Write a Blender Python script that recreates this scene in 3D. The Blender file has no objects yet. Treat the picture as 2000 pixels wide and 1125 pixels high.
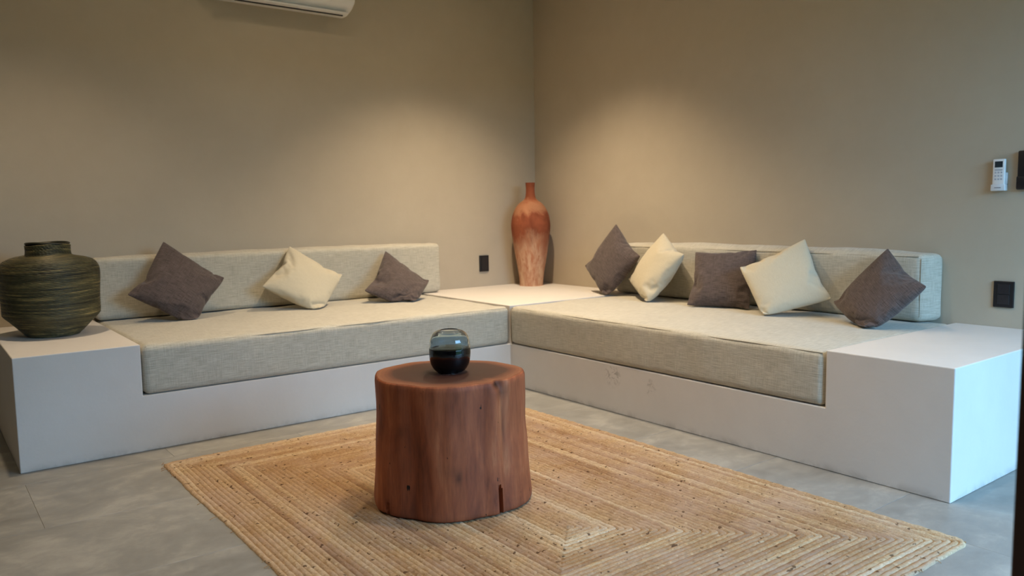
import bpy, bmesh, math, random
import numpy as np
from mathutils import Vector, Matrix, noise

C = bpy.context.scene.collection
S = bpy.context.scene
PI = math.pi

# ------------------------------------------------------------------ camera, sky, exposure
CAM = (-4.1055, -5.0396, 1.0848)
YAW, PITCH, ROLL = 0.6526, -0.0972, -0.0150
FPX = 1541.0
f_ = Vector((math.sin(YAW) * math.cos(PITCH), math.cos(YAW) * math.cos(PITCH), math.sin(PITCH)))
r_ = Vector((math.cos(YAW), -math.sin(YAW), 0)); u_ = r_.cross(f_)
r2 = r_ * math.cos(ROLL) + u_ * math.sin(ROLL); u2 = -r_ * math.sin(ROLL) + u_ * math.cos(ROLL)
cd = bpy.data.cameras.new('camera'); cam = bpy.data.objects.new('camera', cd); C.objects.link(cam)
cam.matrix_world = Matrix(((r2.x, u2.x, -f_.x, CAM[0]), (r2.y, u2.y, -f_.y, CAM[1]), (r2.z, u2.z, -f_.z, CAM[2]), (0, 0, 0, 1)))
cd.sensor_width = 36; cd.lens = FPX * 36 / 2000; cd.clip_start = 0.02
cd.dof.use_dof = True; cd.dof.focus_distance = 3.0; cd.dof.aperture_fstop = 3.2
S.camera = cam

S.view_settings.view_transform = 'Standard'; S.view_settings.look = 'None'
S.view_settings.gamma = 1; S.view_settings.use_curve_mapping = False
S.view_settings.exposure = 0.12
S.cycles.max_bounces = 10; S.cycles.diffuse_bounces = 6; S.cycles.glossy_bounces = 4
S.cycles.transmission_bounces = 8; S.cycles.transparent_max_bounces = 8
S.cycles.caustics_reflective = False; S.cycles.caustics_refractive = False
S.cycles.sample_clamp_indirect = 4.0

SKY = (0.31, 0.62, 1.0); SKY_STRENGTH = 16.2
w = bpy.data.worlds.new('sky'); S.world = w; w.use_nodes = True
bg = w.node_tree.nodes['Background']; bg.inputs[0].default_value = (*SKY, 1); bg.inputs[1].default_value = SKY_STRENGTH

CEIL = 2.85
WX0, WX1, WZ = -2.5, -0.12, 2.35          # the glazed opening in the front wall
FRONT_Y = -5.9; LEFT_X = -6.6
# daylight portal in the opening (guides the sky light, gives none of its own)
al = bpy.data.lights.new('window_portal', 'AREA'); al.shape = 'RECTANGLE'; al.size = WX1 - WX0; al.size_y = WZ
al.cycles.is_portal = True
ao = bpy.data.objects.new('window_portal', al); C.objects.link(ao)
ao.location = ((WX0 + WX1) / 2, FRONT_Y - 0.02, WZ / 2); ao.rotation_euler = (PI / 2, 0, 0)

# ceiling downlights: (x, y, watts)
WARM = (1.0, 0.78, 0.53)
LAMPS = [(-1.1, -1.1, 235, 'above the corner platform'), (-2.3, -0.9, 6, 'above the left-hand bench'),
         (-3.6, -1.05, 72, 'above the basket vase'), (-1.6, -2.3, 70, 'above the middle of the right-hand bench'),
         (-1.6, -3.6, 36, 'above the right bench end'), (-2.2, -2.85, 60, 'above the stump table'), (-4.4, -2.6, 14, 'above the bare floor at the left'),
         (-2.6, -4.2, 16, 'above the near end of the rug'), (-4.2, -4.2, 14, 'just in front of the camera')]

# ------------------------------------------------------------------ node helpers
def hexc(h):
    c = [int(h[i:i + 2], 16) / 255 for i in (0, 2, 4)]
    return tuple(((x + 0.055) / 1.055) ** 2.4 if x > 0.04045 else x / 12.92 for x in c) + (1,)

class Mat:
    def __init__(s, name, rough=0.8, spec=0.3):
        s.m = bpy.data.materials.new(name); s.m.use_nodes = True
        s.nt = s.m.node_tree; s.b = s.nt.nodes['Principled BSDF']
        s.b.inputs['Roughness'].default_value = rough
        s.b.inputs['Specular IOR Level'].default_value = spec
    def n(s, t, **kw):
        n = s.nt.nodes.new(t)
        for k, v in kw.items():
            if k in n.inputs: n.inputs[k].default_value = v
            else: setattr(n, k, v)
        return n
    def l(s, a, b): s.nt.links.new(a, b)
    def coords(s, scale=(1, 1, 1), kind='Object', loc=(0, 0, 0)):
        t = s.n('ShaderNodeTexCoord'); m = s.n('ShaderNodeMapping')
        m.inputs['Scale'].default_value = scale; m.inputs['Location'].default_value = loc
        s.l(t.outputs[kind], m.inputs[0]); return m.outputs[0]
    def noise(s, vec, scale, detail=4, rough=0.55, dist=0.0):
        n = s.n('ShaderNodeTexNoise'); n.inputs['Scale'].default_value = scale; n.inputs['Detail'].default_value = detail
        n.inputs['Roughness'].default_value = rough; n.inputs['Distortion'].default_value = dist
        s.l(vec, n.inputs['Vector']); return n.outputs[0]
    def ramp(s, fac, stops):
        r = s.n('ShaderNodeValToRGB'); e = r.color_ramp.elements
        while len(e) < len(stops): e.new(0.5)
        for i, (p, c) in enumerate(stops): e[i].position = p; e[i].color = c if len(c) == 4 else (*c, 1)
        s.l(fac, r.inputs[0]); return r.outputs[0]
    def mix(s, fac, a, b, mode='MIX'):
        m = s.n('ShaderNodeMix', data_type='RGBA', blend_type=mode)
        for sock, v in ((0, fac), (6, a), (7, b)):
            if isinstance(v, (int, float)): m.inputs[sock].default_value = v
            elif isinstance(v, tuple): m.inputs[sock].default_value = v
            else: s.l(v, m.inputs[sock])
        return m.outputs[2]
    def math(s, op, a, b=0.0, clamp=False):
        m = s.n('ShaderNodeMath', operation=op); m.use_clamp = clamp
        for i, v in ((0, a), (1, b)):
            if isinstance(v, (int, float)): m.inputs[i].default_value = v
            else: s.l(v, m.inputs[i])
        return m.outputs[0]
    def col(s, c):
        if isinstance(c, tuple): s.b.inputs['Base Color'].default_value = c
        else: s.l(c, s.b.inputs['Base Color'])
    def bump(s, h, strength=0.3, dist=0.01, prev=None):
        b = s.n('ShaderNodeBump'); b.inputs['Strength'].default_value = strength; b.inputs['Distance'].default_value = dist
        s.l(h, b.inputs['Height'])
        if prev is not None: s.l(prev, b.inputs['Normal'])
        s.l(b.outputs[0], s.b.inputs['Normal']); return b.outputs[0]

def lin(r, g, b): return hexc('%02x%02x%02x' % (r, g, b))

def plain(name, c, rough=0.5, spec=0.4, metal=0):
    m = Mat(name, rough, spec); m.col(c); m.b.inputs['Metallic'].default_value = metal; return m.m

def mat_plaster(name, c, dark, mott=0.12, grime=False):
    m = Mat(name, 0.85, 0.2); v = m.coords()
    a = m.noise(v, 1.3, 6, 0.6, 0.4); b = m.noise(v, 9, 5, 0.6)
    k = m.math('ADD', m.math('MULTIPLY', a, 0.7), m.math('MULTIPLY', b, 0.3))
    c1 = m.ramp(k, [(0.35, dark), (0.65, c)])
    if grime:
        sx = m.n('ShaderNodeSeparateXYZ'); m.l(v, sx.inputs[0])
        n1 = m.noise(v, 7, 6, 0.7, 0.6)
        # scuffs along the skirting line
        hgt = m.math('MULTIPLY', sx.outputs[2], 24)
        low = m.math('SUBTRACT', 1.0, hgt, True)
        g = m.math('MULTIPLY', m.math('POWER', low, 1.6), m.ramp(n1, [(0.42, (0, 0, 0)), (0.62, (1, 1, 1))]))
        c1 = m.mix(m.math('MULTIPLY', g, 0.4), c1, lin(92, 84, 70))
        # two smudges on the right bench front
        for (py, pz, rad, amt) in ((-2.06, 0.2, 0.07, 0.42), (-2.33, 0.185, 0.05, 0.3)):
            vd = m.n('ShaderNodeVectorMath', operation='DISTANCE'); m.l(v, vd.inputs[0]); vd.inputs[1].default_value = (-1.16, py, pz)
            near = m.math('SUBTRACT', 1.0, m.math('DIVIDE', vd.outputs['Value'], rad), True)
            n2 = m.ramp(m.noise(v, 45, 3, 0.6, 1.0), [(0.52, (0, 0, 0)), (0.62, (1, 1, 1))])
            c1 = m.mix(m.math('MULTIPLY', m.math('MULTIPLY', near, 2.0, True), m.math('MULTIPLY', n2, amt)), c1, lin(95, 90, 80))
    m.col(c1)
    f1 = m.noise(v, 60, 5, 0.6); f2 = m.noise(v, 5, 4, 0.5)
    m.bump(m.math('ADD', f1, m.math('MULTIPLY', f2, 3)), 0.12, 0.004)
    return m.m

def mat_floor(name='floor_tile_concrete_look'):
    m = Mat(name, 0.5, 0.4)
    v = m.coords((1, 1, 1)); oi = m.n('ShaderNodeObjectInfo')
    off = m.n('ShaderNodeVectorMath', operation='ADD'); m.l(v, off.inputs[0])
    sc = m.n('ShaderNodeVectorMath', operation='SCALE'); m.l(oi.outputs['Location'], sc.inputs[0]); sc.inputs['Scale'].default_value = 3.7
    m.l(sc.outputs[0], off.inputs[1]); v = off.outputs[0]
    st = m.n('ShaderNodeMapping'); st.inputs['Scale'].default_value = (1.0, 1.35, 1); m.l(v, st.inputs[0])
    a = m.noise(st.outputs[0], 2.2, 8, 0.62, 0.8); b = m.noise(st.outputs[0], 11, 6, 0.7, 0.5)
    k = m.math('ADD', m.math('MULTIPLY', a, 0.6), m.math('MULTIPLY', b, 0.4))
    c = m.ramp(k, [(0.34, lin(118, 116, 111)), (0.5, lin(137, 135, 129)), (0.64, lin(160, 157, 149))])
    tint = m.ramp(oi.outputs['Random'], [(0, (0.93, 0.93, 0.93)), (1, (1.03, 1.03, 1.03))])
    m.col(m.mix(1.0, c, tint, 'MULTIPLY'))
    m.l(m.ramp(b, [(0.3, (0.42,) * 3), (0.7, (0.6,) * 3)]), m.b.inputs['Roughness'])
    m.bump(k, 0.08, 0.004)
    return m.m

def mat_fabric(name, c_lo, c_hi, scale=1.0, weave=0.25, slub=0.5, sheen=0.15):
    # heathered linen: threads of two tones crossing, with slubs
    m = Mat(name, 0.92, 0.12); m.b.inputs['Sheen Weight'].default_value = sheen
    v = m.coords((1, 1, 1), 'UV')
    def st(sx, sy):
        mp = m.n('ShaderNodeMapping'); mp.inputs['Scale'].default_value = (sx, sy, 1); m.l(v, mp.inputs[0]); return mp.outputs[0]
    h = m.noise(st(14 * scale, 260 * scale), 1, 3, 0.7); vv = m.noise(st(260 * scale, 14 * scale), 1, 3, 0.7)
    big = m.noise(st(3, 3), 1, 3, 0.5)
    k = m.math('ADD', m.math('MULTIPLY', h, 0.64), m.math('MULTIPLY', vv, 0.36))
    c = m.ramp(k, [(0.5 - 0.22 / (1 + slub), c_lo), (0.5 + 0.22 / (1 + slub), c_hi)])
    c = m.mix(0.25, c, m.mix(big, c_lo, c_hi))
    m.col(c)
    m.bump(k, weave, 0.003)
    return m.m

# ------------------------------------------------------------------ mesh helpers
def link(name, me, mat=None, parent=None, smooth=True):
    o = bpy.data.objects.new(name, me); C.objects.link(o)
    if mat is not None and not me.materials: me.materials.append(mat)
    if smooth:
        me.polygons.foreach_set('use_smooth', [True] * len(me.polygons))
    if parent is not None: o.parent = parent
    return o

def bm_obj(name, bm, mat, parent=None, smooth=True):
    me = bpy.data.meshes.new(name); bm.to_mesh(me); bm.free()
    return link(name, me, mat, parent, smooth)

def tag(o, label, cat=None, group=None, kind=None):
    if label: o['label'] = label
    if cat: o['category'] = cat
    if group: o['group'] = group
    if kind: o['kind'] = kind
    return o

def thing(name, label, cat, loc=(0, 0, 0), group=None):
    o = bpy.data.objects.new(name, None); C.objects.link(o); o.location = loc
    o.empty_display_size = 0.1
    return tag(o, label, cat, group)

def box_bm(x0, x1, y0, y1, z0, z1, bevel=0.0, segs=2, bm=None):
    own = bmesh.new()
    bmesh.ops.create_cube(own, size=1)
    for v in own.verts:
        v.co = Vector(((x0 + x1) / 2 + v.co.x * (x1 - x0), (y0 + y1) / 2 + v.co.y * (y1 - y0), (z0 + z1) / 2 + v.co.z * (z1 - z0)))
    if bevel > 0:
        bmesh.ops.bevel(own, geom=own.edges[:], offset=bevel, segments=segs, profile=0.5, affect='EDGES')
    if bm is None: return own
    me = bpy.data.meshes.new('t'); own.to_mesh(me); own.free(); bm.from_mesh(me); bpy.data.meshes.remove(me); return bm

def prism_bm(poly, z0, z1, bevel=0.0):
    bm = bmesh.new()
    lo = [bm.verts.new((x, y, z0)) for x, y in poly]
    f = bm.faces.new(lo)
    r = bmesh.ops.extrude_face_region(bm, geom=[f])
    for v in r['geom']:
        if isinstance(v, bmesh.types.BMVert): v.co.z = z1
    bmesh.ops.recalc_face_normals(bm, faces=bm.faces[:])
    if bevel: bmesh.ops.bevel(bm, geom=bm.edges[:], offset=bevel, segments=2, profile=0.5, affect='EDGES')
    return bm

def auto_smooth(o, ang=40):
    m = o.data
    bm = bmesh.new(); bm.from_mesh(m)
    for e in bm.edges:
        e.smooth = not (len(e.link_faces) == 2 and e.calc_face_angle(0) > math.radians(ang))
    bm.to_mesh(m); bm.free()

def lathe(profile, segs=64, warp=None):
    """profile: list of (r, z) bottom to top; closed at r=0 ends"""
    verts = []; faces = []; rings = []
    for (r, z) in profile:
        if r < 1e-5:
            rings.append([len(verts)]); verts.append((0, 0, z))
        else:
            ids = []
            for k in range(segs):
                a = 2 * PI * k / segs; ids.append(len(verts)); p = (r * math.cos(a), r * math.sin(a), z)
                verts.append(warp(p, a) if warp else p)
            rings.append(ids)
    for A, B in zip(rings, rings[1:]):
        if len(A) == 1 and len(B) == 1: continue
        for k in range(segs):
            k2 = (k + 1) % segs
            if len(A) == 1: faces.append((A[0], B[k2], B[k]))
            elif len(B) == 1: faces.append((A[k], A[k2], B[0]))
            else: faces.append((A[k], A[k2], B[k2], B[k]))
    me = bpy.data.meshes.new('lathe'); me.from_pydata(verts, [], faces); me.update(); return me

def smooth_profile(pts, n=8):
    """Catmull-Rom through (r, z) points"""
    out = []
    P = [pts[0]] + list(pts) + [pts[-1]]
    for i in range(1, len(P) - 2):
        p0, p1, p2, p3 = P[i - 1], P[i], P[i + 1], P[i + 2]
        for k in range(n):
            t = k / n
            out.append(tuple(0.5 * (2 * p1[j] + (-p0[j] + p2[j]) * t + (2 * p0[j] - 5 * p1[j] + 4 * p2[j] - p3[j]) * t * t + (-p0[j] + 3 * p1[j] - 3 * p2[j] + p3[j]) * t ** 3) for j in (0, 1)))
    out.append(tuple(pts[-1])); return [(max(r, 0), z) for r, z in out]

def tube(pts, rad, sides=6, closed=False):
    pts = [Vector(p) for p in pts]; n = len(pts); V = []; F = []
    for i, p in enumerate(pts):
        a = pts[(i - 1) % n] if (closed or i > 0) else p; b = pts[(i + 1) % n] if (closed or i < n - 1) else p
        d = (b - a).normalized(); up = Vector((0, 0, 1)) if abs(d.z) < 0.9 else Vector((1, 0, 0))
        s = d.cross(up).normalized(); t = s.cross(d)
        for k in range(sides):
            an = 2 * PI * k / sides; V.append(tuple(p + s * math.cos(an) * rad + t * math.sin(an) * rad))
    for i in range(n if closed else n - 1):
        for k in range(sides):
            j = (i + 1) % n; k2 = (k + 1) % sides
            F.append((i * sides + k, i * sides + k2, j * sides + k2, j * sides + k))
    me = bpy.data.meshes.new('tube'); me.from_pydata(V, [], F); me.update(); return me

def box_uv(me, s=1.0):
    uv = me.uv_layers.new(name='UVMap') if not me.uv_layers else me.uv_layers[0]
    for p in me.polygons:
        n = p.normal; a = max(range(3), key=lambda i: abs(n[i]))
        for li in p.loop_indices:
            c = me.vertices[me.loops[li].vertex_index].co
            q = (c.y, c.z) if a == 0 else (c.x, c.z) if a == 1 else (c.x, c.y)
            uv.data[li].uv = (q[0] * s, q[1] * s)

# ------------------------------------------------------------------ materials
M_wall = mat_plaster('wall_plaster_beige', lin(185, 174, 155), lin(179, 167, 148))
M_rear = mat_plaster('wall_plaster_taupe', lin(140, 128, 110), lin(132, 120, 102))
M_ceil = mat_plaster('ceiling_plaster', lin(228, 224, 214), lin(222, 218, 208))
M_bench = mat_plaster('bench_plaster_white', lin(214, 209, 203), lin(207, 202, 196), grime=True)
M_tile = mat_floor()
M_grout = plain('grout_grey', lin(128, 126, 120), 0.9, 0.2)
M_linen = mat_fabric('oatmeal_linen', lin(160, 154, 138), lin(207, 202, 187), 1.0, 0.4, 0.9)
M_linen_seam = plain('linen_seam', lin(160, 153, 136), 0.9, 0.1)
M_brown = mat_fabric('taupe_brown_linen', lin(52, 45, 42), lin(112, 99, 96), 1.3, 0.35, 0.8)
M_cream = mat_fabric('cream_cotton', lin(180, 171, 149), lin(203, 195, 174), 1.6, 0.1, 0.0)
M_black = plain('black_plastic', lin(22, 22, 26), 0.4, 0.5)
M_socket = plain('black_socket', lin(34, 34, 38), 0.3, 0.5)
M_white_pl = plain('white_plastic', lin(226, 226, 226), 0.35, 0.5)
M_wood_dark = plain('dark_stained_timber', lin(66, 42, 28), 0.45, 0.4)

# ------------------------------------------------------------------ the setting
def struct(name, bm, mat, parent=None, smooth=False, label=None):
    o = bm_obj(name, bm, mat, parent, smooth)
    if parent is None: o['kind'] = 'structure'
    if label: o['label'] = label
    return o

H, HS, D = 0.50, 0.261, 1.16
TY, TX = 0.58, 1.16
floor = struct('floor', box_bm(LEFT_X, 0, FRONT_Y, 0, -0.06, -0.0015), M_grout, label='grey concrete-look tiled floor with fine joints')
x = -1.4725 + 2 * TX
tile_me = {}
rng = random.Random(4)
xs = [-1.4725 + TX * k for k in range(-6, 4)]
ys = [-3.07 + TY * k for k in range(-8, 8)]
for i, xb in enumerate(xs):
    for j, y0 in enumerate(ys):
        x0 = xb + (TX / 2 if j % 2 else 0)
        a0, a1, b0, b1 = max(x0, LEFT_X), min(x0 + TX, 0), max(y0, FRONT_Y), min(y0 + TY, 0)
        if a1 - a0 < 0.02 or b1 - b0 < 0.02: continue
        if a0 > -D + 0.02 and b0 > -3.7: continue        # under the right bench
        if b0 > -D + 0.02 and a0 > -3.7: continue
        cx, cy = (a0 + a1) / 2, (b0 + b1) / 2
        key = (round(a1 - a0, 4), round(b1 - b0, 4))
        if key not in tile_me:
            w_, h_ = key[0] / 2 - 0.0005, key[1] / 2 - 0.0005
            me = bpy.data.meshes.new('floor_tile'); b = box_bm(-w_, w_, -h_, h_, -0.012, 0, 0.0008, 1); b.to_mesh(me); b.free()
            me.materials.append(M_tile); tile_me[key] = me
        o = bpy.data.objects.new('floor_tile', tile_me[key]); C.objects.link(o); o.parent = floor
        o.location = (cx, cy, rng.uniform(-0.0003, 0.0003))

struct('wall_left', box_bm(LEFT_X, 0.2, 0, 0.2, -0.06, CEIL), M_wall, label='beige plaster wall behind the left-hand bench, air conditioner high on it')
struct('wall_right', box_bm(0, 0.2, FRONT_Y, 0, -0.06, CEIL), M_wall, label='beige plaster wall behind the right-hand bench, with remote and black socket')
struct('wall_side', box_bm(LEFT_X - 0.2, LEFT_X, FRONT_Y, 0.2, -0.06, CEIL), M_rear)
b = box_bm(LEFT_X - 0.2, WX0, FRONT_Y - 0.2, FRONT_Y, -0.06, CEIL)
box_bm(WX1, 0.2, FRONT_Y - 0.2, FRONT_Y, -0.06, CEIL, bm=b); box_bm(WX0, WX1, FRONT_Y - 0.2, FRONT_Y, WZ, CEIL, bm=b)
struct('wall_front', b, M_rear)
struct('ceiling', box_bm(LEFT_X - 0.2, 0.2, FRONT_Y - 0.2, 0.2, CEIL, CEIL + 0.15), M_ceil)
# glazed opening frame (behind the camera)
b = box_bm(WX0, WX0 + 0.07, FRONT_Y - 0.14, FRONT_Y - 0.04, 0, WZ)
box_bm(WX1 - 0.07, WX1, FRONT_Y - 0.14, FRONT_Y - 0.04, 0, WZ, bm=b); box_bm(WX0 + 0.07, WX1 - 0.07, FRONT_Y - 0.14, FRONT_Y - 0.04, WZ - 0.07, WZ, bm=b)
struct('door_1', b, M_wood_dark)
struct('ground', box_bm(-14, 8, -20, FRONT_Y - 0.2, -0.12, -0.06), plain('dark_lawn', lin(62, 74, 44), 0.9, 0.1))
struct('low_sky_blocker', box_bm(-14, 8, -14, -13, -0.06, 2.5), plain('blocker_green', lin(70, 84, 56), 0.9, 0.1))  # unseen block added outside to cut low sky light from the upper walls

# dark timber post at the right edge, near the camera
D0 = Vector((0.9436, 0.3308, 0)).normalized()
post = box_bm(-0.05, 0.05, -0.07, 0.07, -0.004, CEIL, 0.003, 2)
po = bm_obj('door_post', post, M_wood_dark, None, False)
po['kind'] = 'structure'; po['label'] = 'blurred dark brown timber post at the right edge, close to the camera'

# ------------------------------------------------------------------ the masonry bench
L_OUT, A_SEAT = 3.792, 3.291
# vertical stack of prisms welded into one stepped L: low slab, then corner block and two end blocks
def bench():
    xs = [-L_OUT, -A_SEAT, -D, -0.0005]; ys = [-L_OUT, -A_SEAT, -D, -0.0005]
    Ht = {}
    for i in range(3):
        for j in range(3):
            lft = (j == 2); rgt = (i == 2)
            if not (lft or rgt): continue
            if lft and rgt: h = H
            elif lft: h = H if i == 0 else HS
            else: h = H if j == 0 else HS
            Ht[(i, j)] = h
    bm = bmesh.new(); vs = {}
    def V(x, y, z):
        k = (round(x, 4), round(y, 4), round(z, 4))
        if k not in vs: vs[k] = bm.verts.new(k)
        return vs[k]
    lv = [0, HS, H]
    def wall(p, q, lo, hi):
        for a, b2 in zip(lv, lv[1:]):
            if a >= lo - 1e-6 and b2 <= hi + 1e-6 and b2 > a:
                bm.faces.new((V(*p, a), V(*q, a), V(*q, b2), V(*p, b2)))
    for (i, j), h in Ht.items():
        x0, x1, y0, y1 = xs[i], xs[i + 1], ys[j], ys[j + 1]
        bm.faces.new((V(x0, y0, h), V(x1, y0, h), V(x1, y1, h), V(x0, y1, h)))
        bm.faces.new((V(x0, y0, 0), V(x0, y1, 0), V(x1, y1, 0), V(x1, y0, 0)))
        for (di, dj, p, q) in ((0, -1, (x0, y0), (x1, y0)), (1, 0, (x1, y0), (x1, y1)), (0, 1, (x1, y1), (x0, y1)), (-1, 0, (x0, y1), (x0, y0))):
            nh = Ht.get((i + di, j + dj), 0)
            if nh < h: wall(p, q, nh, h)
    bmesh.ops.recalc_face_normals(bm, faces=bm.faces[:])
    bmesh.ops.dissolve_limit(bm, angle_limit=0.01, verts=bm.verts[:], edges=bm.edges[:])
    bmesh.ops.bevel(bm, geom=[e for e in bm.edges if e.calc_face_angle(0) > 0.5], offset=0.004, segments=2, profile=0.5, affect='EDGES')
    return bm
t = tag(bm_obj('masonry_bench', bench(), M_bench, None, False),
        'white plastered L-shaped built-in bench running along both walls', 'bench')

# ------------------------------------------------------------------ cushions
def cushion_mesh(x0, x1, y0, y1, z0, z1, r, seed, crown=0.0, amp=0.004, step=0.035, open_axis=1, zcap=None):
    def axis(a, b):
        n = max(2, int((b - a - 2 * r) / step))
        core = np.linspace(a + r, b - r, n + 1)
        lo = a + r - r * np.array([1, .8, .55, .25]); hi = (b - r + r * np.array([.25, .55, .8, 1]))
        return np.concatenate([lo, core, hi])
    X, Y, Z = axis(x0, x1), axis(y0, y1), axis(z0, z1)
    bm = bmesh.new(); vs = {}
    def V(i, j, k):
        if (i, j, k) not in vs: vs[(i, j, k)] = bm.verts.new((X[i], Y[j], Z[k]))
        return vs[(i, j, k)]
    nx, ny, nz = len(X), len(Y), len(Z)
    for i in range(nx - 1):
        for j in range(ny - 1):
            bm.faces.new((V(i, j, 0), V(i, j + 1, 0), V(i + 1, j + 1, 0), V(i + 1, j, 0)))
            bm.faces.new((V(i, j, nz - 1), V(i + 1, j, nz - 1), V(i + 1, j + 1, nz - 1), V(i, j + 1, nz - 1)))
    for i in range(nx - 1):
        for k in range(nz - 1):
            bm.faces.new((V(i, 0, k), V(i + 1, 0, k), V(i + 1, 0, k + 1), V(i, 0, k + 1)))
            bm.faces.new((V(i, ny - 1, k), V(i, ny - 1, k + 1), V(i + 1, ny - 1, k + 1), V(i + 1, ny - 1, k)))
    for j in range(ny - 1):
        for k in range(nz - 1):
            bm.faces.new((V(0, j, k), V(0, j, k + 1), V(0, j + 1, k + 1), V(0, j + 1, k)))
            bm.faces.new((V(nx - 1, j, k), V(nx - 1, j + 1, k), V(nx - 1, j + 1, k + 1), V(nx - 1, j, k + 1)))
    lo = Vector((x0 + r, y0 + r, z0 + r)); hi = Vector((x1 - r, y1 - r, z1 - r)); ce = (lo + hi) / 2; he = (hi - lo) / 2
    off = Vector((seed * 3.1, seed * 1.7, seed * 0.9))
    for v in bm.verts:
        p = v.co; q = Vector([min(max(p[i], lo[i]), hi[i]) for i in range(3)])
        d = p - q
        n = d.normalized() if d.length > 1e-6 else Vector((0, 0, 1))
        # cube-to-sphere rounding of the rim
        v.co = q + n * r
        u = [1 - ((q[i] - ce[i]) / max(he[i], 1e-4)) ** 2 for i in range(3)]
        if n.z > 0.5: v.co.z += crown * (max(u[0], 0) ** 0.4) * (max(u[1], 0) ** 0.5)
        w_ = noise.noise((p + off) * 3.5) * 0.6 + noise.noise((p + off) * 9) * 0.3
        if n.z > -0.5: v.co += n * (amp * w_)
        # only the front and the top may bulge; the other faces stay inside their niche
        lim = [(x0, x1), (y0, y1)]
        for ax in (0, 1):
            lo_l = lim[ax][0] - (0.012 if ax == open_axis else 0)
            v.co[ax] = min(max(v.co[ax], lo_l), lim[ax][1])
        v.co.z = max(v.co.z, z0)
        if zcap is not None and v.co[open_axis] > -0.19: v.co.z = min(v.co.z, zcap)
    me = bpy.data.meshes.new('cushion'); bm.to_mesh(me); bm.free(); box_uv(me); return me

def creases(me, lines):
    """lines: (p0, p1, depth, width): grooves/ridges pressed into the fabric"""
    for v in me.vertices:
        for p0, p1, dep, wid in lines:
            a, b2 = Vector(p0), Vector(p1); ab = b2 - a
            t_ = max(0, min(1, (v.co - a).dot(ab) / ab.length_squared)); d = (v.co - a - ab * t_).length
            if d < wid * 3: v.co += v.normal * dep * math.exp(-(d / wid) ** 2) * math.sin(PI * min(1, max(0.05, t_)))

SY = -D - 0.004
def seam(parent, pts, rad=0.0022, name='piping'):
    o = link(name, tube(pts, rad, 6), M_linen_seam, parent); return o

def seat(name, label, rect, seed, fronts):
    x0, x1, y0, y1 = rect
    me = cushion_mesh(x0, x1, y0, y1, HS + 0.001, H - 0.004, 0.032, seed, 0.006, 0.010, 0.035, fronts, H + 0.003)
    o = link(name, me, M_linen); tag(o, label, 'seat cushion', 'long seat cushions on the bench')
    return o
seatL = seat('seat_cushion', 'long oatmeal linen seat cushion on the left-hand bench under three pillows', (-A_SEAT + 0.006, -D - 0.004, SY, -0.01), 1, 1)
seatR = seat('seat_cushion', 'long oatmeal linen seat cushion on the right-hand bench under five pillows', (SY, -0.01, -A_SEAT + 0.006, -D - 0.004), 2, 0)
e = 0.0105
zt, zb = H - 0.004 - e, HS + e
seam(seatL, [(x_, SY + e - 0.001 + 0.001 * noise.noise(Vector((x_ * 5, 0, 0))), zt + 0.002 * noise.noise(Vector((x_ * 4, 1, 0)))) for x_ in np.linspace(-A_SEAT + 0.02, -D - 0.02, 60)])
seam(seatR, [(SY + e - 0.001, y_, zt + 0.002 * noise.noise(Vector((y_ * 4, 1, 0)))) for y_ in np.linspace(-A_SEAT + 0.02, -D - 0.02, 60)])

BT = 0.15; BZ = H + 0.004
backL = tag(link('back_cushion', cushion_mesh(-A_SEAT + 0.0, -1.02, -BT, -0.004, BZ, 0.858, 0.030, 3, 0.010, 0.010, 0.03, 1), M_linen),
            'long oatmeal linen backrest cushion against the left-hand wall', 'back cushion', 'long back cushions along the walls')
backR = tag(link('back_cushion', cushion_mesh(-BT, -0.004, -3.19, -1.06, BZ, 0.845, 0.034, 4, 0.018, 0.010, 0.03, 0), M_linen),
            'long oatmeal linen backrest cushion against the right-hand wall', 'back cushion', 'long back cushions along the walls')
for v in backR.data.vertices:
    if v.co.y < -3.0: v.co.y -= 0.047 * (v.co.x + BT) / BT * min(1, (-3.0 - v.co.y) / 0.12)
for (par, pts) in ((backR, [(-BT + 0.004, y_, 0.829 + 0.002 * noise.noise(Vector((y_ * 5, 2, 0)))) for y_ in np.linspace(-3.17, -1.1, 50)]),
                   (backR, [(-BT + 0.0085, -3.1805, z_) for z_ in np.linspace(0.82, 0.53, 12)])):
    seam(par, pts, 0.0018)
seam(backL, [(-1.0285, -BT + 0.008, z_) for z_ in np.linspace(0.83, 0.53, 12)], 0.0018)

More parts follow.
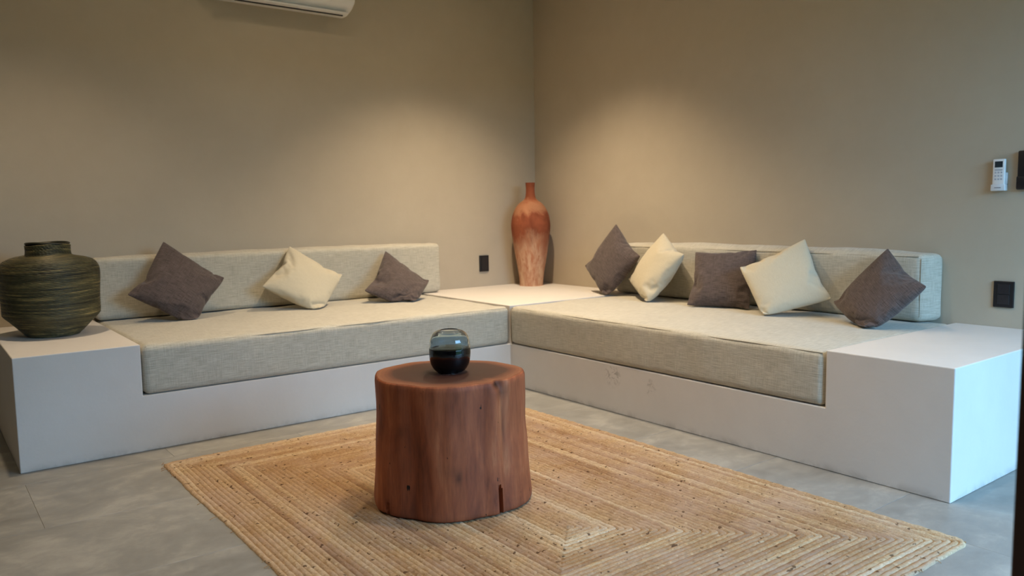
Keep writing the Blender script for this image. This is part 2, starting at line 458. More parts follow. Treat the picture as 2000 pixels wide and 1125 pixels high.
# ------------------------------------------------------------------ pillows
PILLOWS = [
 ('L1', M_brown, 'dark brown pillow nearest the basket vase on the left-hand bench'),
 ('L2', M_cream, 'cream pillow standing on its corner on the left-hand bench'),
 ('L3', M_brown, 'small slumped brown pillow near the right end of the left-hand bench'),
 ('R1', M_brown, 'brown pillow on its corner nearest the terracotta vase on the right-hand bench'),
 ('R2', M_cream, 'narrow-looking cream pillow leaning beside the first brown one on the right-hand bench'),
 ('R3', M_brown, 'squarely seated grey-brown pillow between the two cream ones on the right-hand bench'),
 ('R4', M_cream, 'wide tilted cream pillow overlapping the square grey-brown one'),
 ('R5', M_brown, 'grey-brown pillow at the right end of the right-hand bench'),
]
CORN = {
'L1':[(-2.929, -0.178, 0.944), (-2.626, -0.313, 0.718), (-2.866, -0.465, 0.459), (-3.175, -0.345, 0.659)],
'L2':[(-2.166, -0.157, 0.885), (-1.882, -0.335, 0.693), (-2.134, -0.516, 0.466), (-2.426, -0.344, 0.65)],
'L3':[(-1.497, -0.194, 0.828), (-1.285, -0.423, 0.621), (-1.508, -0.585, 0.445), (-1.783, -0.42, 0.585)],
'R1':[(-0.153, -1.086, 0.989), (-0.249, -1.41, 0.776), (-0.345, -1.174, 0.469), (-0.248, -0.854, 0.686)],
'R2':[(-0.142, -1.514, 0.93), (-0.315, -1.838, 0.804), (-0.449, -1.641, 0.474), (-0.262, -1.3, 0.613)],
'R3':[(-0.28, -1.885, 0.82), (-0.142, -2.238, 0.84), (-0.323, -2.314, 0.499), (-0.444, -1.958, 0.508)],
'R4':[(-0.136, -2.542, 0.909), (-0.273, -2.786, 0.606), (-0.487, -2.517, 0.513), (-0.396, -2.294, 0.751)],
'R5':[(-0.193, -3.041, 0.874), (-0.399, -3.336, 0.711), (-0.522, -3.106, 0.454), (-0.336, -2.831, 0.596)],
}
# ---- each pillow is blown up and settled by the cloth solver against its seat and backrest, then kept as a plain mesh
NP = 28
def settle_pillow(key, frames=36, pressure=4.5, grow=-0.045, grav=0.25):
    c = [Vector(p) for p in CORN[key]]                  # top, right, bottom, left tips
    nrm = (c[1] - c[0]).cross(c[3] - c[0]).normalized()
    if (key[0] == 'L' and nrm.y > 0) or (key[0] == 'R' and nrm.x > 0): nrm = -nrm
    V = []; F = []; FU = []; idx = {}; N = NP; rnd = random.Random(ord(key[1]) * 7 + ord(key[0]))
    for s_ in (1, -1):
        for a in range(N + 1):
            for b_ in range(N + 1):
                if s_ < 0 and (a in (0, N) or b_ in (0, N)): idx[(s_, a, b_)] = idx[(1, a, b_)]; continue
                u, t_ = a / N, b_ / N
                p = (c[0] * (1 - u) + c[1] * u) * (1 - t_) + (c[3] * (1 - u) + c[2] * u) * t_
                e_ = (16 * u * (1 - u) * t_ * (1 - t_)) ** .5
                p = p + nrm * (s_ * (0.004 + 0.03 * e_) + rnd.uniform(-.0008, .0008))
                if p.z < .508: p.z = .508 + rnd.uniform(0, .003)
                idx[(s_, a, b_)] = len(V); V.append(tuple(p))
    for s_ in (1, -1):
        for a in range(N):
            for b_ in range(N):
                q = [(a, b_), (a + 1, b_), (a + 1, b_ + 1), (a, b_ + 1)]
                F.append([idx[(s_,) + k_] for k_ in q]); FU.append([(k_[0] / N * 0.42, k_[1] / N * 0.42) for k_ in q])
    me = bpy.data.meshes.new('pillow_start'); me.from_pydata(V, [], F); me.update()
    bm = bmesh.new(); bm.from_mesh(me)
    for s_i, f in enumerate(bm.faces):
        if s_i >= N * N: f.normal_flip()
    if bm.calc_volume(signed=True) < 0: bmesh.ops.reverse_faces(bm, faces=bm.faces[:])
    uvl = bm.loops.layers.uv.new('UVMap')
    for f, fu in zip(bm.faces, FU):
        look = {F[f.index][k_]: fu[k_] for k_ in range(4)}
        for lp in f.loops: lp[uvl].uv = look[lp.vert.index]
    bm.to_mesh(me); bm.free()
    o = bpy.data.objects.new('pillow_start', me); C.objects.link(o); temp = [o]
    def wall_box(x0, x1, y0, y1, z0, z1):
        m_ = bpy.data.meshes.new('rest'); b = box_bm(x0, x1, y0, y1, z0, z1); b.to_mesh(m_); b.free()
        q = bpy.data.objects.new('rest', m_); C.objects.link(q); temp.append(q)
        q.modifiers.new('c', 'COLLISION'); q.collision.thickness_outer = .002; q.collision.cloth_friction = 60; q.collision.damping = .5
    wall_box(-6, 1, -6, 1, .3, .5)
    if key[0] == 'L': wall_box(-5, -1.02, -.152, .5, .501, .86)
    else: wall_box(-.152, .5, -5, -1.06, .501, .86)
    md = o.modifiers.new('cloth', 'CLOTH'); st = md.settings
    st.quality = 8; st.mass = .25; st.tension_stiffness = 25; st.compression_stiffness = 25; st.shear_stiffness = 8; st.bending_stiffness = .12
    st.tension_damping = 15; st.compression_damping = 15; st.shear_damping = 10; st.air_damping = 4
    st.use_pressure = True; st.uniform_pressure_force = pressure; st.shrink_min = grow
    cs = md.collision_settings; cs.use_collision = True; cs.distance_min = .003; cs.use_self_collision = True; cs.self_distance_min = .002; cs.collision_quality = 4
    st.effector_weights.gravity = grav; st.pin_stiffness = 5
    vg = o.vertex_groups.new(name='pin'); full = [(0, 0), (N, 0), (0, N)] + ([(N, N)] if key in FOUR_TIPS else [])
    vg.add([idx[(1,) + k_] for k_ in full], 1.0, 'REPLACE')
    for a, b_ in ((1, 0), (0, 1), (N - 1, 0), (N, 1), (0, N - 1), (1, N)): vg.add([idx[(1, a, b_)]], .15, 'REPLACE')
    st.vertex_group_mass = 'pin'; md.point_cache.frame_end = frames + 1
    for f in range(1, frames + 1): S.frame_set(f)
    ev = o.evaluated_get(bpy.context.evaluated_depsgraph_get())
    out = bpy.data.meshes.new_from_object(ev); out.name = 'pillow'
    for q in temp:
        d_ = q.data; bpy.data.objects.remove(q); bpy.data.meshes.remove(d_)
    S.frame_set(1)
    return out
FOUR_TIPS = tuple(CORN)
for i, (k, m_, lab) in enumerate(PILLOWS):
    o = link('throw_pillow', settle_pillow(k), m_)
    sb = o.modifiers.new('smooth', 'SUBSURF'); sb.levels = 2; sb.render_levels = 2
    tag(o, lab, 'pillow', 'throw pillows on the left-hand bench' if k[0] == 'L' else 'throw pillows on the right-hand bench')

# ------------------------------------------------------------------ rug: concentric braids
RX0, RX1, RY0, RY1 = -3.29, -1.462, -3.985, -1.425
def mat_jute():
    m = Mat('jute_braid', 0.95, 0.1)
    at = m.n('ShaderNodeAttribute'); at.attribute_name = 'tone'
    v = m.coords((1, 1, 1))
    base = m.ramp(at.outputs['Fac'], [(0.0, lin(168, 132, 98)), (0.3, lin(190, 156, 118)), (0.6, lin(208, 178, 138)), (0.85, lin(224, 200, 164)), (1.0, lin(236, 220, 192))])
    n = m.noise(v, 90, 5, 0.8); n2 = m.noise(v, 5, 4, 0.6)
    c = m.mix(m.ramp(n, [(0.35, (0, 0, 0)), (0.7, (1, 1, 1))]), m.mix(1.0, base, (0.56, 0.52, 0.48, 1), 'MULTIPLY'), base)
    c = m.mix(m.math('MULTIPLY', m.ramp(n2, [(0.4, (0, 0, 0)), (0.65, (1, 1, 1))]), 0.5), c, lin(186, 162, 144))
    fl = m.ramp(m.noise(v, 42, 2, 0.5), [(0.665, (0, 0, 0)), (0.70, (1, 1, 1))])
    c = m.mix(m.math('MULTIPLY', fl, 0.8), c, lin(70, 44, 26))
    fl2 = m.ramp(m.noise(m.coords((1, 1, 1), loc=(5, 3, 1)), 55, 2, 0.5), [(0.65, (0, 0, 0)), (0.70, (1, 1, 1))])
    c = m.mix(m.math('MULTIPLY', fl2, 0.3), c, lin(226, 210, 180))
    m.col(c); m.bump(m.noise(v, 150, 4, 0.75), 0.8, 0.008)
    return m.m
M_jute = mat_jute()
rug = thing('braided_rug', 'rectangular natural jute rug of concentric braids lying on the tiled floor', 'rug', ((RX0 + RX1) / 2, (RY0 + RY1) / 2, 0))
NB = 46
hw, hl = (RX1 - RX0) / 2, (RY1 - RY0) / 2
bw = hw / NB
rr = random.Random(11)
def ring_path(ix, step=0.011):
    a, b2 = hw - (ix + 0.5) * bw, hl - (ix + 0.5) * bw
    rad = max(0.003, 0.035 - ix * bw)
    pts = []
    cs = [(a - rad, b2 - rad, 0), (-(a - rad), b2 - rad, PI / 2), (-(a - rad), -(b2 - rad), PI), (a - rad, -(b2 - rad), 1.5 * PI)]
    for q in range(4):
        cx_, cy_, an = cs[q]
        for k in range(4): 
            t_ = an + PI / 2 * k / 3; pts.append((cx_ + rad * math.cos(t_), cy_ + rad * math.sin(t_)))
    out = []
    for k in range(len(pts)):
        p, q = pts[k], pts[(k + 1) % len(pts)]
        L = math.hypot(q[0] - p[0], q[1] - p[1]); n = max(1, int(L / step))
        for s in range(n): out.append((p[0] + (q[0] - p[0]) * s / n, p[1] + (q[1] - p[1]) * s / n))
    return np.array(out)
bk = box_bm(-hw + 0.008, hw - 0.008, -hl + 0.008, hl - 0.008, 0.0003, 0.0042)
bk = bm_obj('backing', bk, plain('jute_backing', lin(150, 118, 82), 0.95, 0.05), rug, False)
tone0 = 0.6
for ix in range(NB):
    P = ring_path(ix); n = len(P)
    nx_ = np.roll(P, -1, 0) - np.roll(P, 1, 0); ln = np.hypot(nx_[:, 0], nx_[:, 1]); ln[ln == 0] = 1
    N2 = np.stack([nx_[:, 1] / ln, -nx_[:, 0] / ln], 1)
    seglen = np.hypot(*(np.roll(P, -1, 0) - P).T); s = np.concatenate([[0], np.cumsum(seglen)[:-1]])
    wob = np.array([noise.noise(Vector((p[0] * 2.2, p[1] * 2.2, 3.3))) for p in P]) * 0.007
    if ix < 2: wob = wob + np.array([noise.noise(Vector((p[0] * 14, p[1] * 14, 8))) for p in P]) * 0.004 * (2 - ix) / 2
    if rr.random() < 0.35: tone0 = rr.choice([0.3, 0.4, 0.5, 0.55, 0.62, 0.7, 0.8])
    tones = np.array([noise.noise(Vector((p[0] * 1.1, p[1] * 1.1, ix * 0.7))) for p in P]) * 0.5 + tone0 + rr.uniform(-0.1, 0.1)
    prof = [(-0.50, 0.0040), (-0.34, 0.0068), (0.0, 0.0080), (0.34, 0.0068), (0.50, 0.0040)]
    V = []; T_ = []
    phs = rr.uniform(0, 6)
    for kk, (o_, z_) in enumerate(prof):
        side = -1 if o_ < 0 else 1
        br = np.sin(s / 0.030 * 2 * PI * 0.5 + phs + (PI * 0.5 if o_ < 0 else -PI * 0.5 if o_ > 0 else 0))
        z = z_ + 0.0010 * br * (0.3 if abs(o_) > 0.45 else 1) + 0.0006 * np.sin(s * 1.7 + ix * 0.4)
        if ix == 0 and kk == 4: z = z * 0
        z = np.maximum(z, 0.0005 if z_ > 0 else 0)
        off = (o_ * bw + wob + 0.0006 * br)
        Q = P + N2 * off[:, None]
        V.append(np.column_stack([Q, z])); T_.append(tones)
    V = np.stack(V, 1).reshape(-1, 3); T_ = np.stack(T_, 1).reshape(-1)
    m5 = len(prof); F = []
    for a in range(n):
        b2 = (a + 1) % n
        for k in range(m5 - 1): F.append((a * m5 + k, a * m5 + k + 1, b2 * m5 + k + 1, b2 * m5 + k))
    me = bpy.data.meshes.new('braid'); me.from_pydata(V.tolist(), [], F); me.update()
    at = me.attributes.new('tone', 'FLOAT', 'POINT'); at.data.foreach_set('value', np.clip(T_, 0, 1).astype('f'))
    link('braid', me, M_jute, rug)

# frayed ends along the rug's left and near edges
bm = bmesh.new(); fr = random.Random(21)
for q in range(34):
    if q % 3: px_, py_, d_ = -hw, fr.uniform(-hl, hl), Vector((-1, fr.uniform(-.8, .8), 0))
    else: px_, py_, d_ = fr.uniform(-hw, hw), fr.choice((-hl, hl)), None
    if d_ is None: d_ = Vector((fr.uniform(-.8, .8), 1 if py_ > 0 else -1, 0))
    d_.normalize(); L_ = fr.uniform(0.012, 0.04); p0 = Vector((px_, py_, 0.004)) - d_ * 0.012
    tm = tube([p0, p0 + d_ * L_ * 0.6 + Vector((0, 0, 0.004)), p0 + d_ * L_ + Vector((0, 0, -0.001))], 0.0011, 4)
    bm.from_mesh(tm); bpy.data.meshes.remove(tm)
fb = bm_obj('loose_fibres', bm, plain('jute_fibre', lin(160, 124, 84), 0.95, 0.05), rug); fb['kind'] = 'stuff'

# ------------------------------------------------------------------ tree stump table
SX, SYc, SH = -2.529, -2.578, 0.488
def mat_wood():
    m = Mat('stump_wood_side', 0.62, 0.3); v = m.coords((1, 1, 0.12)); vv = m.coords((1, 1, 1))
    g = m.noise(v, 22, 6, 0.65, 0.4); big = m.noise(m.coords((1, 1, 0.45)), 5.5, 4, 0.6, 0.8); fine = m.noise(v, 110, 3, 0.6)
    k = m.math('ADD', m.math('MULTIPLY', g, 0.45), m.math('MULTIPLY', big, 0.55))
    c = m.ramp(k, [(0.30, lin(80, 40, 28)), (0.44, lin(134, 72, 46)), (0.56, lin(160, 90, 57)), (0.70, lin(190, 122, 82))])
    c = m.mix(m.math('MULTIPLY', m.ramp(fine, [(0.45, (0, 0, 0)), (0.7, (1, 1, 1))]), 0.25), c, lin(84, 44, 26))
    fl = m.ramp(m.noise(m.coords((1, 1, 0.35), loc=(2, 1, 0)), 55, 2, 0.5), [(0.715, (0, 0, 0)), (0.74, (1, 1, 1))])
    c = m.mix(fl, c, lin(26, 14, 10))
    sc_ = m.n('ShaderNodeAttribute'); sc_.attribute_name = 'scar'
    sf = m.math('MULTIPLY', sc_.outputs['Fac'], m.math('ADD', 0.5, g), True)
    c = m.mix(sf, c, lin(34, 18, 12))
    m.col(c); m.bump(k, 0.25, 0.006); return m.m
def mat_wood_top():
    m = Mat('stump_wood_top', 0.55, 0.25); t_ = m.n('ShaderNodeTexCoord')
    at = m.n('ShaderNodeAttribute'); at.attribute_name = 'rim'
    v = m.coords(); n = m.noise(v, 7, 5, 0.6, 0.6)
    rr_ = m.math('ADD', at.outputs['Fac'], m.math('MULTIPLY', m.math('SUBTRACT', n, 0.5), 0.16))
    rings = m.n('ShaderNodeMath', operation='SINE'); m.l(m.math('MULTIPLY', rr_, 120), rings.inputs[0])
    rg = m.math('MULTIPLY', m.math('ADD', rings.outputs[0], 1), 0.06)
    c = m.ramp(rr_, [(0.0, lin(54, 32, 28)), (0.45, lin(58, 34, 28)), (0.74, lin(66, 38, 30)), (0.80, lin(100, 58, 42)), (0.93, lin(134, 84, 58)), (1.0, lin(122, 74, 50))])
    m.col(m.mix(rg, c, lin(50, 30, 22))); m.bump(n, 0.1, 0.004); return m.m
M_wood = mat_wood(); M_top = mat_wood_top()
stump = thing('stump_table', 'reddish brown tree stump table standing on the rug', 'table', (SX, SYc, 0))
# radius by (angle, height). angle measured from the direction that faces the camera, + to the camera's right
va = math.atan2(CAM[1] - SYc, CAM[0] - SX)
def stump_r(a, z):
    t_ = a - va     # counter-clockwise seen from above = towards the camera's right
    t_ = (t_ + PI) % (2 * PI) - PI
    r = 0.265 + 0.010 * math.cos(2 * t_ + 0.2) * -1 + 0.007 * math.cos(3 * t_ + 0.8) + 0.003 * math.cos(7 * t_ + 0.5)
    h = z / SH
    right = math.exp(-((t_ - 1.35) / 0.55) ** 2); left = math.exp(-((t_ + 1.4) / 0.6) ** 2)
    r += right * (0.020 * (1 - h) ** 1.5 - 0.006 * math.exp(-((h - 0.62) / 0.12) ** 2) + 0.004)
    r += left * (0.010 - 0.010 * math.exp(-((h - 0.75) / 0.2) ** 2) + 0.004 * (1 - h))
    r += 0.010 * (1 - h) ** 2
    for (ph, w_, amp) in ((-0.55, 0.16, -0.008), (0.42, 0.14, -0.007), (0.80, 0.07, -0.010 * (0.4 + h)), (-1.1, 0.2, 0.005), (0.1, 0.3, 0.005 * h)):
        r += amp * math.exp(-((t_ - ph) / w_) ** 2)
    r += 0.006 * noise.noise(Vector((math.cos(a) * 2.5, math.sin(a) * 2.5, z * 3.5))) + 0.002 * noise.noise(Vector((math.cos(a) * 9, math.sin(a) * 9, z * 5)))
    # the knot hollow by the right-hand rim
    r -= 0.016 * math.exp(-((t_ - 0.74) / 0.09) ** 2 - ((z - SH * 0.985) / 0.02) ** 2)
    return r
NA = 256
def stump_side():
    zs = [0.0112, 0.014, 0.02] + list(np.linspace(0.03, SH - 0.03, 30)) + [SH - 0.02, SH - 0.012, SH - 0.006, SH - 0.002, SH]
    inset = {SH - 0.012: 0.001, SH - 0.006: 0.0035, SH - 0.002: 0.0055, SH: 0.010, 0.0112: 0.006, 0.014: 0.002}
    V = []; F = []
    for z in zs:
        for k in range(NA):
            a = 2 * PI * k / NA; r = stump_r(a, z) - inset.get(z, 0)
            t_ = (a - va + PI) % (2 * PI) - PI
            # split running up from the foot, and a short one at the left
            for (pa, top, wd, dep) in ((0.72, 0.12, 0.024, 0.07), (-0.93, 0.06, 0.014, 0.02)):
                pa2 = pa - 0.03 * (z / 0.12)
                ww = wd * (1.0 if z < top * 0.75 else max(0, (top - z) / (top * 0.25)))
                if ww > 0 and abs(t_ - pa2) < ww: r -= dep
            zz = z
            if z > SH - 0.001: zz += 0.003 * noise.noise(Vector((math.cos(a) * 2, math.sin(a) * 2, 4)))
            V.append((r * math.cos(a), r * math.sin(a), zz))
    for i in range(len(zs) - 1):
        for k in range(NA):
            k2 = (k + 1) % NA; F.append((i * NA + k, i * NA + k2, (i + 1) * NA + k2, (i + 1) * NA + k))
    F.append(list(range(NA))[::-1])
    me = bpy.data.meshes.new('trunk'); me.from_pydata(V, [], F); me.update()
    # dark bark inclusions: a knot at the rim and a few scars
    K = []
    for x_, y_, z_ in V:
        t_ = (math.atan2(y_, x_) - va + PI) % (2 * PI) - PI; k_ = 0
        for (pa, pz, wa, wz, am) in ((0.74, SH - 0.012, 0.10, 0.012, 0.9), (0.78, SH - 0.040, 0.12, 0.022, 0.55), (0.10, 0.165, 0.05, 0.02, 0.6), (0.02, 0.19, 0.16, 0.03, 0.3), (-0.72, 0.32, 0.12, 0.03, 0.3), (0.82, 0.33, 0.03, 0.10, 0.4)):
            k_ += am * math.exp(-((t_ - pa) / wa) ** 2 - ((z_ - pz) / wz) ** 2)
        K.append(min(1, k_))
    at = me.attributes.new('scar', 'FLOAT', 'POINT'); at.data.foreach_set('value', K); return me
o = link('trunk', stump_side(), M_wood, stump); auto_smooth(o, 55)
def stump_top():
    V = [(0, 0, SH - 0.0005)]; F = []; R = [0.0]; fr = [0.15, .3, .45, .6, .7, .8, .88, .94, .975, 1.0]
    for q in fr:
        for k in range(NA):
            a = 2 * PI * k / NA; r = (stump_r(a, SH) - 0.0097) * q
            z = SH + 0.003 * noise.noise(Vector((math.cos(a) * 2, math.sin(a) * 2, 4))) * q ** 3 + 0.0003
            V.append((r * math.cos(a), r * math.sin(a), z)); R.append(q * 0.96)
    for k in range(NA): F.append((0, 1 + k, 1 + (k + 1) % NA))
    for i in range(len(fr) - 1):
        for k in range(NA):
            k2 = (k + 1) % NA; F.append((1 + i * NA + k, 1 + i * NA + k2, 1 + (i + 1) * NA + k2, 1 + (i + 1) * NA + k))
    F = [f[::-1] if False else f for f in F]
    me = bpy.data.meshes.new('top'); me.from_pydata(V, [], F); me.update()
    at = me.attributes.new('rim', 'FLOAT', 'POINT'); at.data.foreach_set('value', R); return me
tp = link('tabletop', stump_top(), M_top, stump); tp['label'] = 'darker heartwood top with a pale rim'

# ------------------------------------------------------------------ glass vase on the stump
GX, GY, GZ = -2.520, -2.575, SH + 0.0015
gv = thing('glass_vase', 'small round smoky blue glass vase with a black lower half, on the stump table', 'vase', (GX, GY, GZ))
outer = smooth_profile([(0.0, 0.0), (0.036, 0.0), (0.050, 0.003), (0.062, 0.014), (0.072, 0.035), (0.0765, 0.065), (0.0765, 0.095), (0.073, 0.122), (0.064, 0.142), (0.050, 0.153), (0.038, 0.1565), (0.034, 0.1575)], 5)
inner = smooth_profile([(0.033, 0.1565), (0.037, 0.1535), (0.049, 0.149), (0.062, 0.138), (0.070, 0.120), (0.0735, 0.096), (0.074, 0.088)], 5)
g = Mat('smoky_blue_glass', 0.0, 0.5); g.b.inputs['Transmission Weight'].default_value = 1; g.b.inputs['IOR'].default_value = 1.45
g.b.inputs['Base Color'].default_value = (0.58, 0.68, 0.76, 1)
shell = list(outer) + list(inner) + smooth_profile([(0.070, 0.0885), (0.04, 0.087), (0.0, 0.087)], 2)
ob = link('glass_body', lathe(shell, 96), g.m, gv)
bl = plain('black_glass', lin(6, 7, 9), 0.04, 0.6)
o2 = smooth_profile([(0.0, -0.0009), (0.036, -0.0009), (0.0512, 0.0022), (0.0632, 0.0135), (0.0732, 0.0347), (0.0777, 0.065), (0.0778, 0.084), (0.0775, 0.0885), (0.0765, 0.0895)], 5)
lo_ = link('dark_base', lathe(o2 + [(0.03, 0.0893), (0.0, 0.0893)], 96), bl, gv); lo_['label'] = 'opaque black lower half'

# ------------------------------------------------------------------ terracotta vase
tv = thing('terracotta_vase', 'tall terracotta bottle vase with pale scuffed lower half in the corner', 'vase', (-0.222, -0.212, H))
prof = smooth_profile([(0.0, 0.0), (0.088, 0.0), (0.092, 0.004), (0.095, 0.05), (0.104, 0.12), (0.118, 0.20), (0.132, 0.28), (0.143, 0.36), (0.152, 0.44), (0.152, 0.49), (0.140, 0.555), (0.118, 0.605), (0.088, 0.643), (0.055, 0.668), (0.041, 0.688), (0.036, 0.715), (0.034, 0.76), (0.037, 0.798), (0.0365, 0.802), (0.031, 0.802), (0.029, 0.79), (0.028, 0.70)], 5)
m = Mat('terracotta_worn', 0.8, 0.2); v = m.coords(); sx = m.n('ShaderNodeSeparateXYZ'); m.l(v, sx.inputs[0])
n1 = m.noise(m.coords((1, 1, 0.45)), 7, 6, 0.65, 0.7); n2 = m.noise(m.coords((1, 1, 0.25)), 28, 5, 0.7, 0.4)
ht = m.math('ADD', m.math('MULTIPLY', sx.outputs[2], 1.0), m.math('ADD', m.math('MULTIPLY', m.math('SUBTRACT', n1, 0.5), 0.6), m.math('MULTIPLY', m.math('SUBTRACT', n2, 0.5), 0.35)))
pale = m.ramp(ht, [(0.22, (1, 1, 1)), (0.42, (0, 0, 0))])
top = m.ramp(m.math('ADD', sx.outputs[2], m.math('MULTIPLY', m.math('SUBTRACT', n1, 0.5), 0.3)), [(0.55, (0, 0, 0)), (0.60, (1, 1, 1)), (0.66, (1, 1, 1)), (0.70, (0, 0, 0))])
cb = m.ramp(n1, [(0.35, lin(112, 58, 38)), (0.6, lin(144, 80, 54)), (0.75, lin(168, 108, 80))])
cp = m.ramp(n2, [(0.35, lin(176, 116, 84)), (0.6, lin(214, 178, 146))])
c = m.mix(m.math('MULTIPLY', pale, 0.85), cb, cp); c = m.mix(m.math('MULTIPLY', top, 0.35), c, lin(206, 160, 122))
m.col(c); m.bump(n2, 0.3, 0.004)
link('vase_body', lathe(prof, 72, lambda p, a: (p[0] * (1 + 0.006 * math.sin(2 * a + p[2] * 4)), p[1] * (1 + 0.006 * math.sin(2 * a + p[2] * 4)), p[2])), m.m, tv)

# ------------------------------------------------------------------ basket vase
bv = thing('basket_vase', 'large wide-bodied vase of coiled dark green and gold rope on the left bench end', 'vase', (-3.552, -0.515, H + 0.0035))
bp = smooth_profile([(0.122, 0.0), (0.130, 0.008), (0.190, 0.068), (0.226, 0.102), (0.230, 0.118), (0.231, 0.16), (0.235, 0.24), (0.238, 0.31), (0.232, 0.345), (0.212, 0.372), (0.176, 0.388), (0.135, 0.396), (0.112, 0.402), (0.105, 0.412), (0.103, 0.435), (0.105, 0.462)], 10)
# resample by arc length, one coil each 8.2 mm
bpA = np.array(bp) * np.array([0.925, 0.985]); sl = np.concatenate([[0], np.cumsum(np.hypot(*np.diff(bpA, axis=0).T))])
def at_s(s_): return np.interp(s_, sl, bpA[:, 0]), np.interp(s_, sl, bpA[:, 1])
CO = 0.0078; ncoil = int(sl[-1] / CO); sub = 6
V = []; F = []; SEG = 220; rows = []
tonev = []
rnd = random.Random(5); ct = [rnd.random() for _ in range(ncoil + 2)]
for i in range(ncoil * sub + 1):
    s_ = i / sub * CO; r, z = at_s(s_); r1, z1 = at_s(min(s_ + 0.002, sl[-1])); r0, z0 = at_s(max(s_ - 0.002, 0))
    dx, dz = r1 - r0, z1 - z0; L = math.hypot(dx, dz) or 1; nr, nz = dz / L, -dx / L
    ph = (i % sub) / sub; bulge = 0.0034 * abs(math.sin(PI * ph)) ** 0.6
    ci = min(int(i / sub), ncoil)
    for k in range(SEG):
        a = 2 * PI * k / SEG
        wz = 0.004 * math.sin(a * 2 + z * 9) * min(1, z / 0.1) + 0.003 * noise.noise(Vector((math.cos(a) * 1.5, math.sin(a) * 1.5, z * 7)))
        wr = 0.004 * noise.noise(Vector((math.cos(a) * 1.3, math.sin(a) * 1.3, z * 5 + 7)))
        rope = 0.0009 * math.sin(k * 2 * PI * 40 / SEG + ph * 5 + ct[ci] * 6) * (1 if 0 < i % sub else 0)
        R_ = r + nr * (bulge + rope) + wr
        V.append((R_ * math.cos(a), R_ * math.sin(a), z + nz * bulge + (wz if z > 0.02 else 0)))
        tonev.append(ct[ci] * 0.35 + 0.12 + 0.5 * (0.5 + noise.noise(Vector((math.cos(a) * 2, math.sin(a) * 2, ci * 0.9)))))
for i in range(ncoil * sub):
    for k in range(SEG):
        k2 = (k + 1) % SEG; F.append((i * SEG + k, i * SEG + k2, (i + 1) * SEG + k2, (i + 1) * SEG + k))
F.append(list(range(SEG))[::-1])
me = bpy.data.meshes.new('coils'); me.from_pydata(V, [], F); me.update()
at = me.attributes.new('tone', 'FLOAT', 'POINT'); at.data.foreach_set('value', np.clip(tonev, 0, 1).astype('f'))
m = Mat('seagrass_rope', 0.5, 0.5); a_ = m.n('ShaderNodeAttribute'); a_.attribute_name = 'tone'
v = m.coords(); n1 = m.noise(v, 60, 4, 0.7)
k = m.math('ADD', m.math('MULTIPLY', a_.outputs['Fac'], 0.75), m.math('MULTIPLY', n1, 0.25))
m.col(m.ramp(k, [(0.2, lin(44, 42, 28)), (0.5, lin(78, 73, 48)), (0.7, lin(104, 94, 60)), (0.9, lin(150, 132, 84))]))
m.b.inputs['Metallic'].default_value = 0.15
m.bump(n1, 0.3, 0.003)
link('coiled_body', me, m.m, bv)
# inner lining and rim coil
lin_p = [(0.090, 0.455), (0.089, 0.42), (0.092, 0.397), (0.148, 0.372), (0.199, 0.345), (0.207, 0.3), (0.202, 0.12), (0.11, 0.012), (0.0, 0.012)]
link('lining', lathe(lin_p, 64), plain('dark_rope_lining', lin(34, 32, 22), 0.9, 0.1), bv)
pts = [(0.0935 * math.cos(2 * PI * k / 120), 0.0935 * math.sin(2 * PI * k / 120), 0.4565 + 0.003 * math.sin(4 * PI * k / 120)) for k in range(120)]
link('rim', tube(pts, 0.0055, 8, True), m.m, bv)

# ------------------------------------------------------------------ air conditioner
AX0, AX1, AZ = -2.545, -1.655, 2.392
ac = thing('air_conditioner', 'white split air conditioner high on the left-hand wall, cut by the top edge', 'air conditioner', ((AX0 + AX1) / 2, 0, AZ))
pf = [(0.0, 0.010), (-0.020, 0.0), (-0.075, 0.0), (-0.085, 0.004), (-0.15, 0.028), (-0.195, 0.062), (-0.212, 0.11), (-0.212, 0.26), (-0.195, 0.29), (-0.16, 0.30), (0.0, 0.30)]
def ac_body(x0, x1, inset_steps):
    bm = bmesh.new(); secs = []
    n = len(inset_steps)
    cy, cz = -0.09, 0.15
    xs_ = [(x0 + d, s) for d, s in inset_steps] + [(x1 - d, s) for d, s in inset_steps[::-1]]
    for xx, s in xs_:
        secs.append([bm.verts.new((xx, min(0, y * s) if y < 0 else 0, cz + (z - cz) * (s if y < -0.0001 else 1))) for y, z in pf])
    for A, B in zip(secs, secs[1:]):
        for k in range(len(pf)):
            k2 = (k + 1) % len(pf); bm.faces.new((A[k], B[k], B[k2], A[k2]))
    bm.faces.new(secs[0]); bm.faces.new(secs[-1][::-1])
    bmesh.ops.recalc_face_normals(bm, faces=bm.faces[:]); return bm
hwid = (AX1 - AX0) / 2
o = bm_obj('housing', ac_body(-hwid, hwid, [(0, 0.86), (0.004, 0.93), (0.012, 0.975), (0.025, 1.0)]), M_white_pl, ac); auto_smooth(o, 50)
o = bm_obj('air_slot', box_bm(-hwid + 0.13, hwid - 0.045, -0.088, -0.078, -0.002, 0.006, 0.001, 1), M_black, ac, False)
lv = bm_obj('louvre', None or box_bm(-hwid + 0.05, hwid - 0.045, -0.004, 0.004, -0.045, 0.045, 0.003, 2), M_white_pl, ac)
lv.location = (0, -0.127, 0.016); lv.rotation_euler = (math.radians(-69), 0, 0)

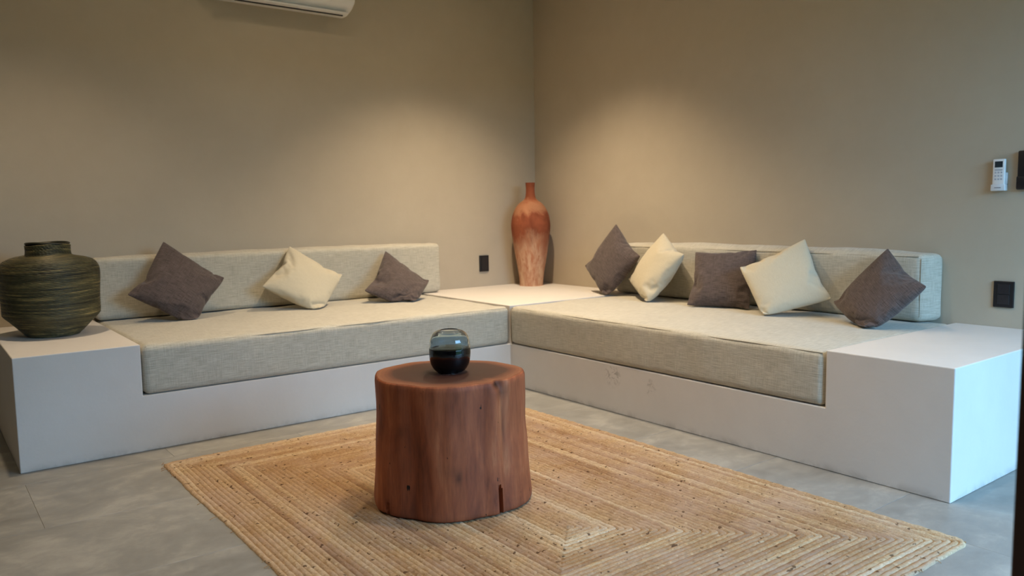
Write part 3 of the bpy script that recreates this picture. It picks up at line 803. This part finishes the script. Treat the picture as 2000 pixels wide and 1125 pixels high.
# ------------------------------------------------------------------ wall sockets and remotes
def socket_plate(label, center, wall, wdt, hgt, n):
    t = thing('wall_socket', label, 'wall socket', center, 'black wall sockets')
    if wall == 'right': t.rotation_euler = (0, 0, -PI / 2)
    o = bm_obj('cover_plate', box_bm(-wdt / 2, wdt / 2, -0.010, 0, -hgt / 2, hgt / 2, 0.0025, 2), M_black, t, False)
    iw, ih = wdt * 0.60, hgt * 0.80 / n
    for k in range(n):
        zc = hgt * 0.40 - ih * (k + 0.5)
        s = bm_obj('socket_insert', box_bm(-iw / 2, iw / 2, -0.0125, -0.0095, zc - ih / 2 + 0.001, zc + ih / 2 - 0.001, 0.0008, 1), M_socket, t, False)
        for dx in (-0.0065, 0.0065):
            bm_obj('pin_slot', box_bm(dx - 0.001, dx + 0.001, -0.0128, -0.0122, zc - 0.001, zc + 0.008), M_black, s, False)
        bm_obj('pin_slot', box_bm(-0.002, 0.002, -0.0128, -0.0122, zc - 0.011, zc - 0.007), M_black, s, False)
    return t
socket_plate('small black wall socket on the left-hand wall beside the terracotta vase', (-0.530, 0, 0.680), 'left', 0.088, 0.126, 1)
socket_plate('black double wall socket on the right-hand wall above the right bench end', (0, -3.505, 0.658), 'right', 0.088, 0.124, 2)

rm = thing('remote_control', 'white air conditioner remote with dark screen hanging in its holder on the right-hand wall', 'remote control', (0, -3.4685, 1.145))
rm.rotation_euler = (0, 0, -PI / 2)
M_btn = plain('grey_button', lin(176, 180, 190), 0.5)
M_hold = plain('white_holder', lin(214, 218, 222), 0.45)
body = bm_obj('body', box_bm(-0.026, 0.026, -0.030, -0.012, 0.006, 0.148, 0.004, 3), M_white_pl, rm)
bm_obj('screen', box_bm(-0.017, 0.017, -0.0308, -0.0296, 0.109, 0.137, 0.0005, 1), plain('lcd_dark', lin(44, 52, 58), 0.25), rm, False)
for r in range(4):
    for cI in range(3):
        if r == 0: continue
        zc = 0.101 - r * 0.0155
        bm_obj('button', box_bm(-0.0165 + cI * 0.0125, -0.0165 + cI * 0.0125 + 0.0085, -0.0312, -0.0296, zc - 0.004, zc + 0.004, 0.0008, 1), M_btn, rm, False)
bm_obj('button', box_bm(-0.017, 0.017, -0.031, -0.0296, 0.0945, 0.1005, 0.0008, 1), M_btn, rm, False)
bm = box_bm(-0.031, 0.031, -0.034, 0, 0.0, 0.030, 0.003, 2)
box_bm(-0.031, 0.031, -0.011, 0, 0.030, 0.085, 0.002, 1, bm=bm)
bm_obj('holder', bm, M_hold, rm)
bm_obj('maker_mark', box_bm(-0.014, 0.014, -0.0348, -0.0335, 0.013, 0.0165), plain('mark_grey', lin(120, 124, 134), 0.6), rm, False)

br = thing('remote_control', 'black remote in its holder beside the white one, cut off by the right edge', 'remote control', (0, -3.570, 1.148))
br.rotation_euler = (0, 0, -PI / 2)
bm_obj('body', box_bm(-0.024, 0.024, -0.028, -0.006, 0.004, 0.178, 0.006, 3), M_black, br)
bm_obj('holder', box_bm(-0.027, 0.027, -0.032, 0, 0, 0.062, 0.007, 3), M_black, br)

# ------------------------------------------------------------------ ceiling downlights
M_lamp = bpy.data.materials.new('lamp_glow'); M_lamp.use_nodes = True
nt = M_lamp.node_tree; nt.nodes.remove(nt.nodes['Principled BSDF']); em = nt.nodes.new('ShaderNodeEmission')
em.inputs[0].default_value = (*WARM, 1); em.inputs[1].default_value = 150
nt.links.new(em.outputs[0], nt.nodes['Material Output'].inputs[0])
for (lx, ly, wt, where) in LAMPS:
    t = thing('ceiling_downlight', 'round recessed warm downlight in the ceiling ' + where, 'downlight', (lx, ly, CEIL), 'recessed ceiling downlights')
    ring = lathe([(0.038, -0.001), (0.052, -0.001), (0.052, -0.006), (0.048, -0.008), (0.038, -0.005), (0.036, -0.001)], 32)
    link('trim_ring', ring, M_white_pl, t)
    link('lens', lathe([(0.0, -0.002), (0.034, -0.002), (0.034, -0.0005), (0, -0.0005)], 24), M_lamp, t)
    ld = bpy.data.lights.new('downlight_lamp', 'SPOT'); ld.energy = wt * 1.06; ld.color = WARM
    ld.spot_size = math.radians(106); ld.spot_blend = 1.0; ld.shadow_soft_size = 0.035
    lo = bpy.data.objects.new('downlight_lamp', ld); C.objects.link(lo); lo.parent = t; lo.location = (0, 0, -0.03)

# place the post on the ray of the right-hand image edge
po.location = (-2.8075, -4.668, 0); po.rotation_euler = (0, 0, 0)
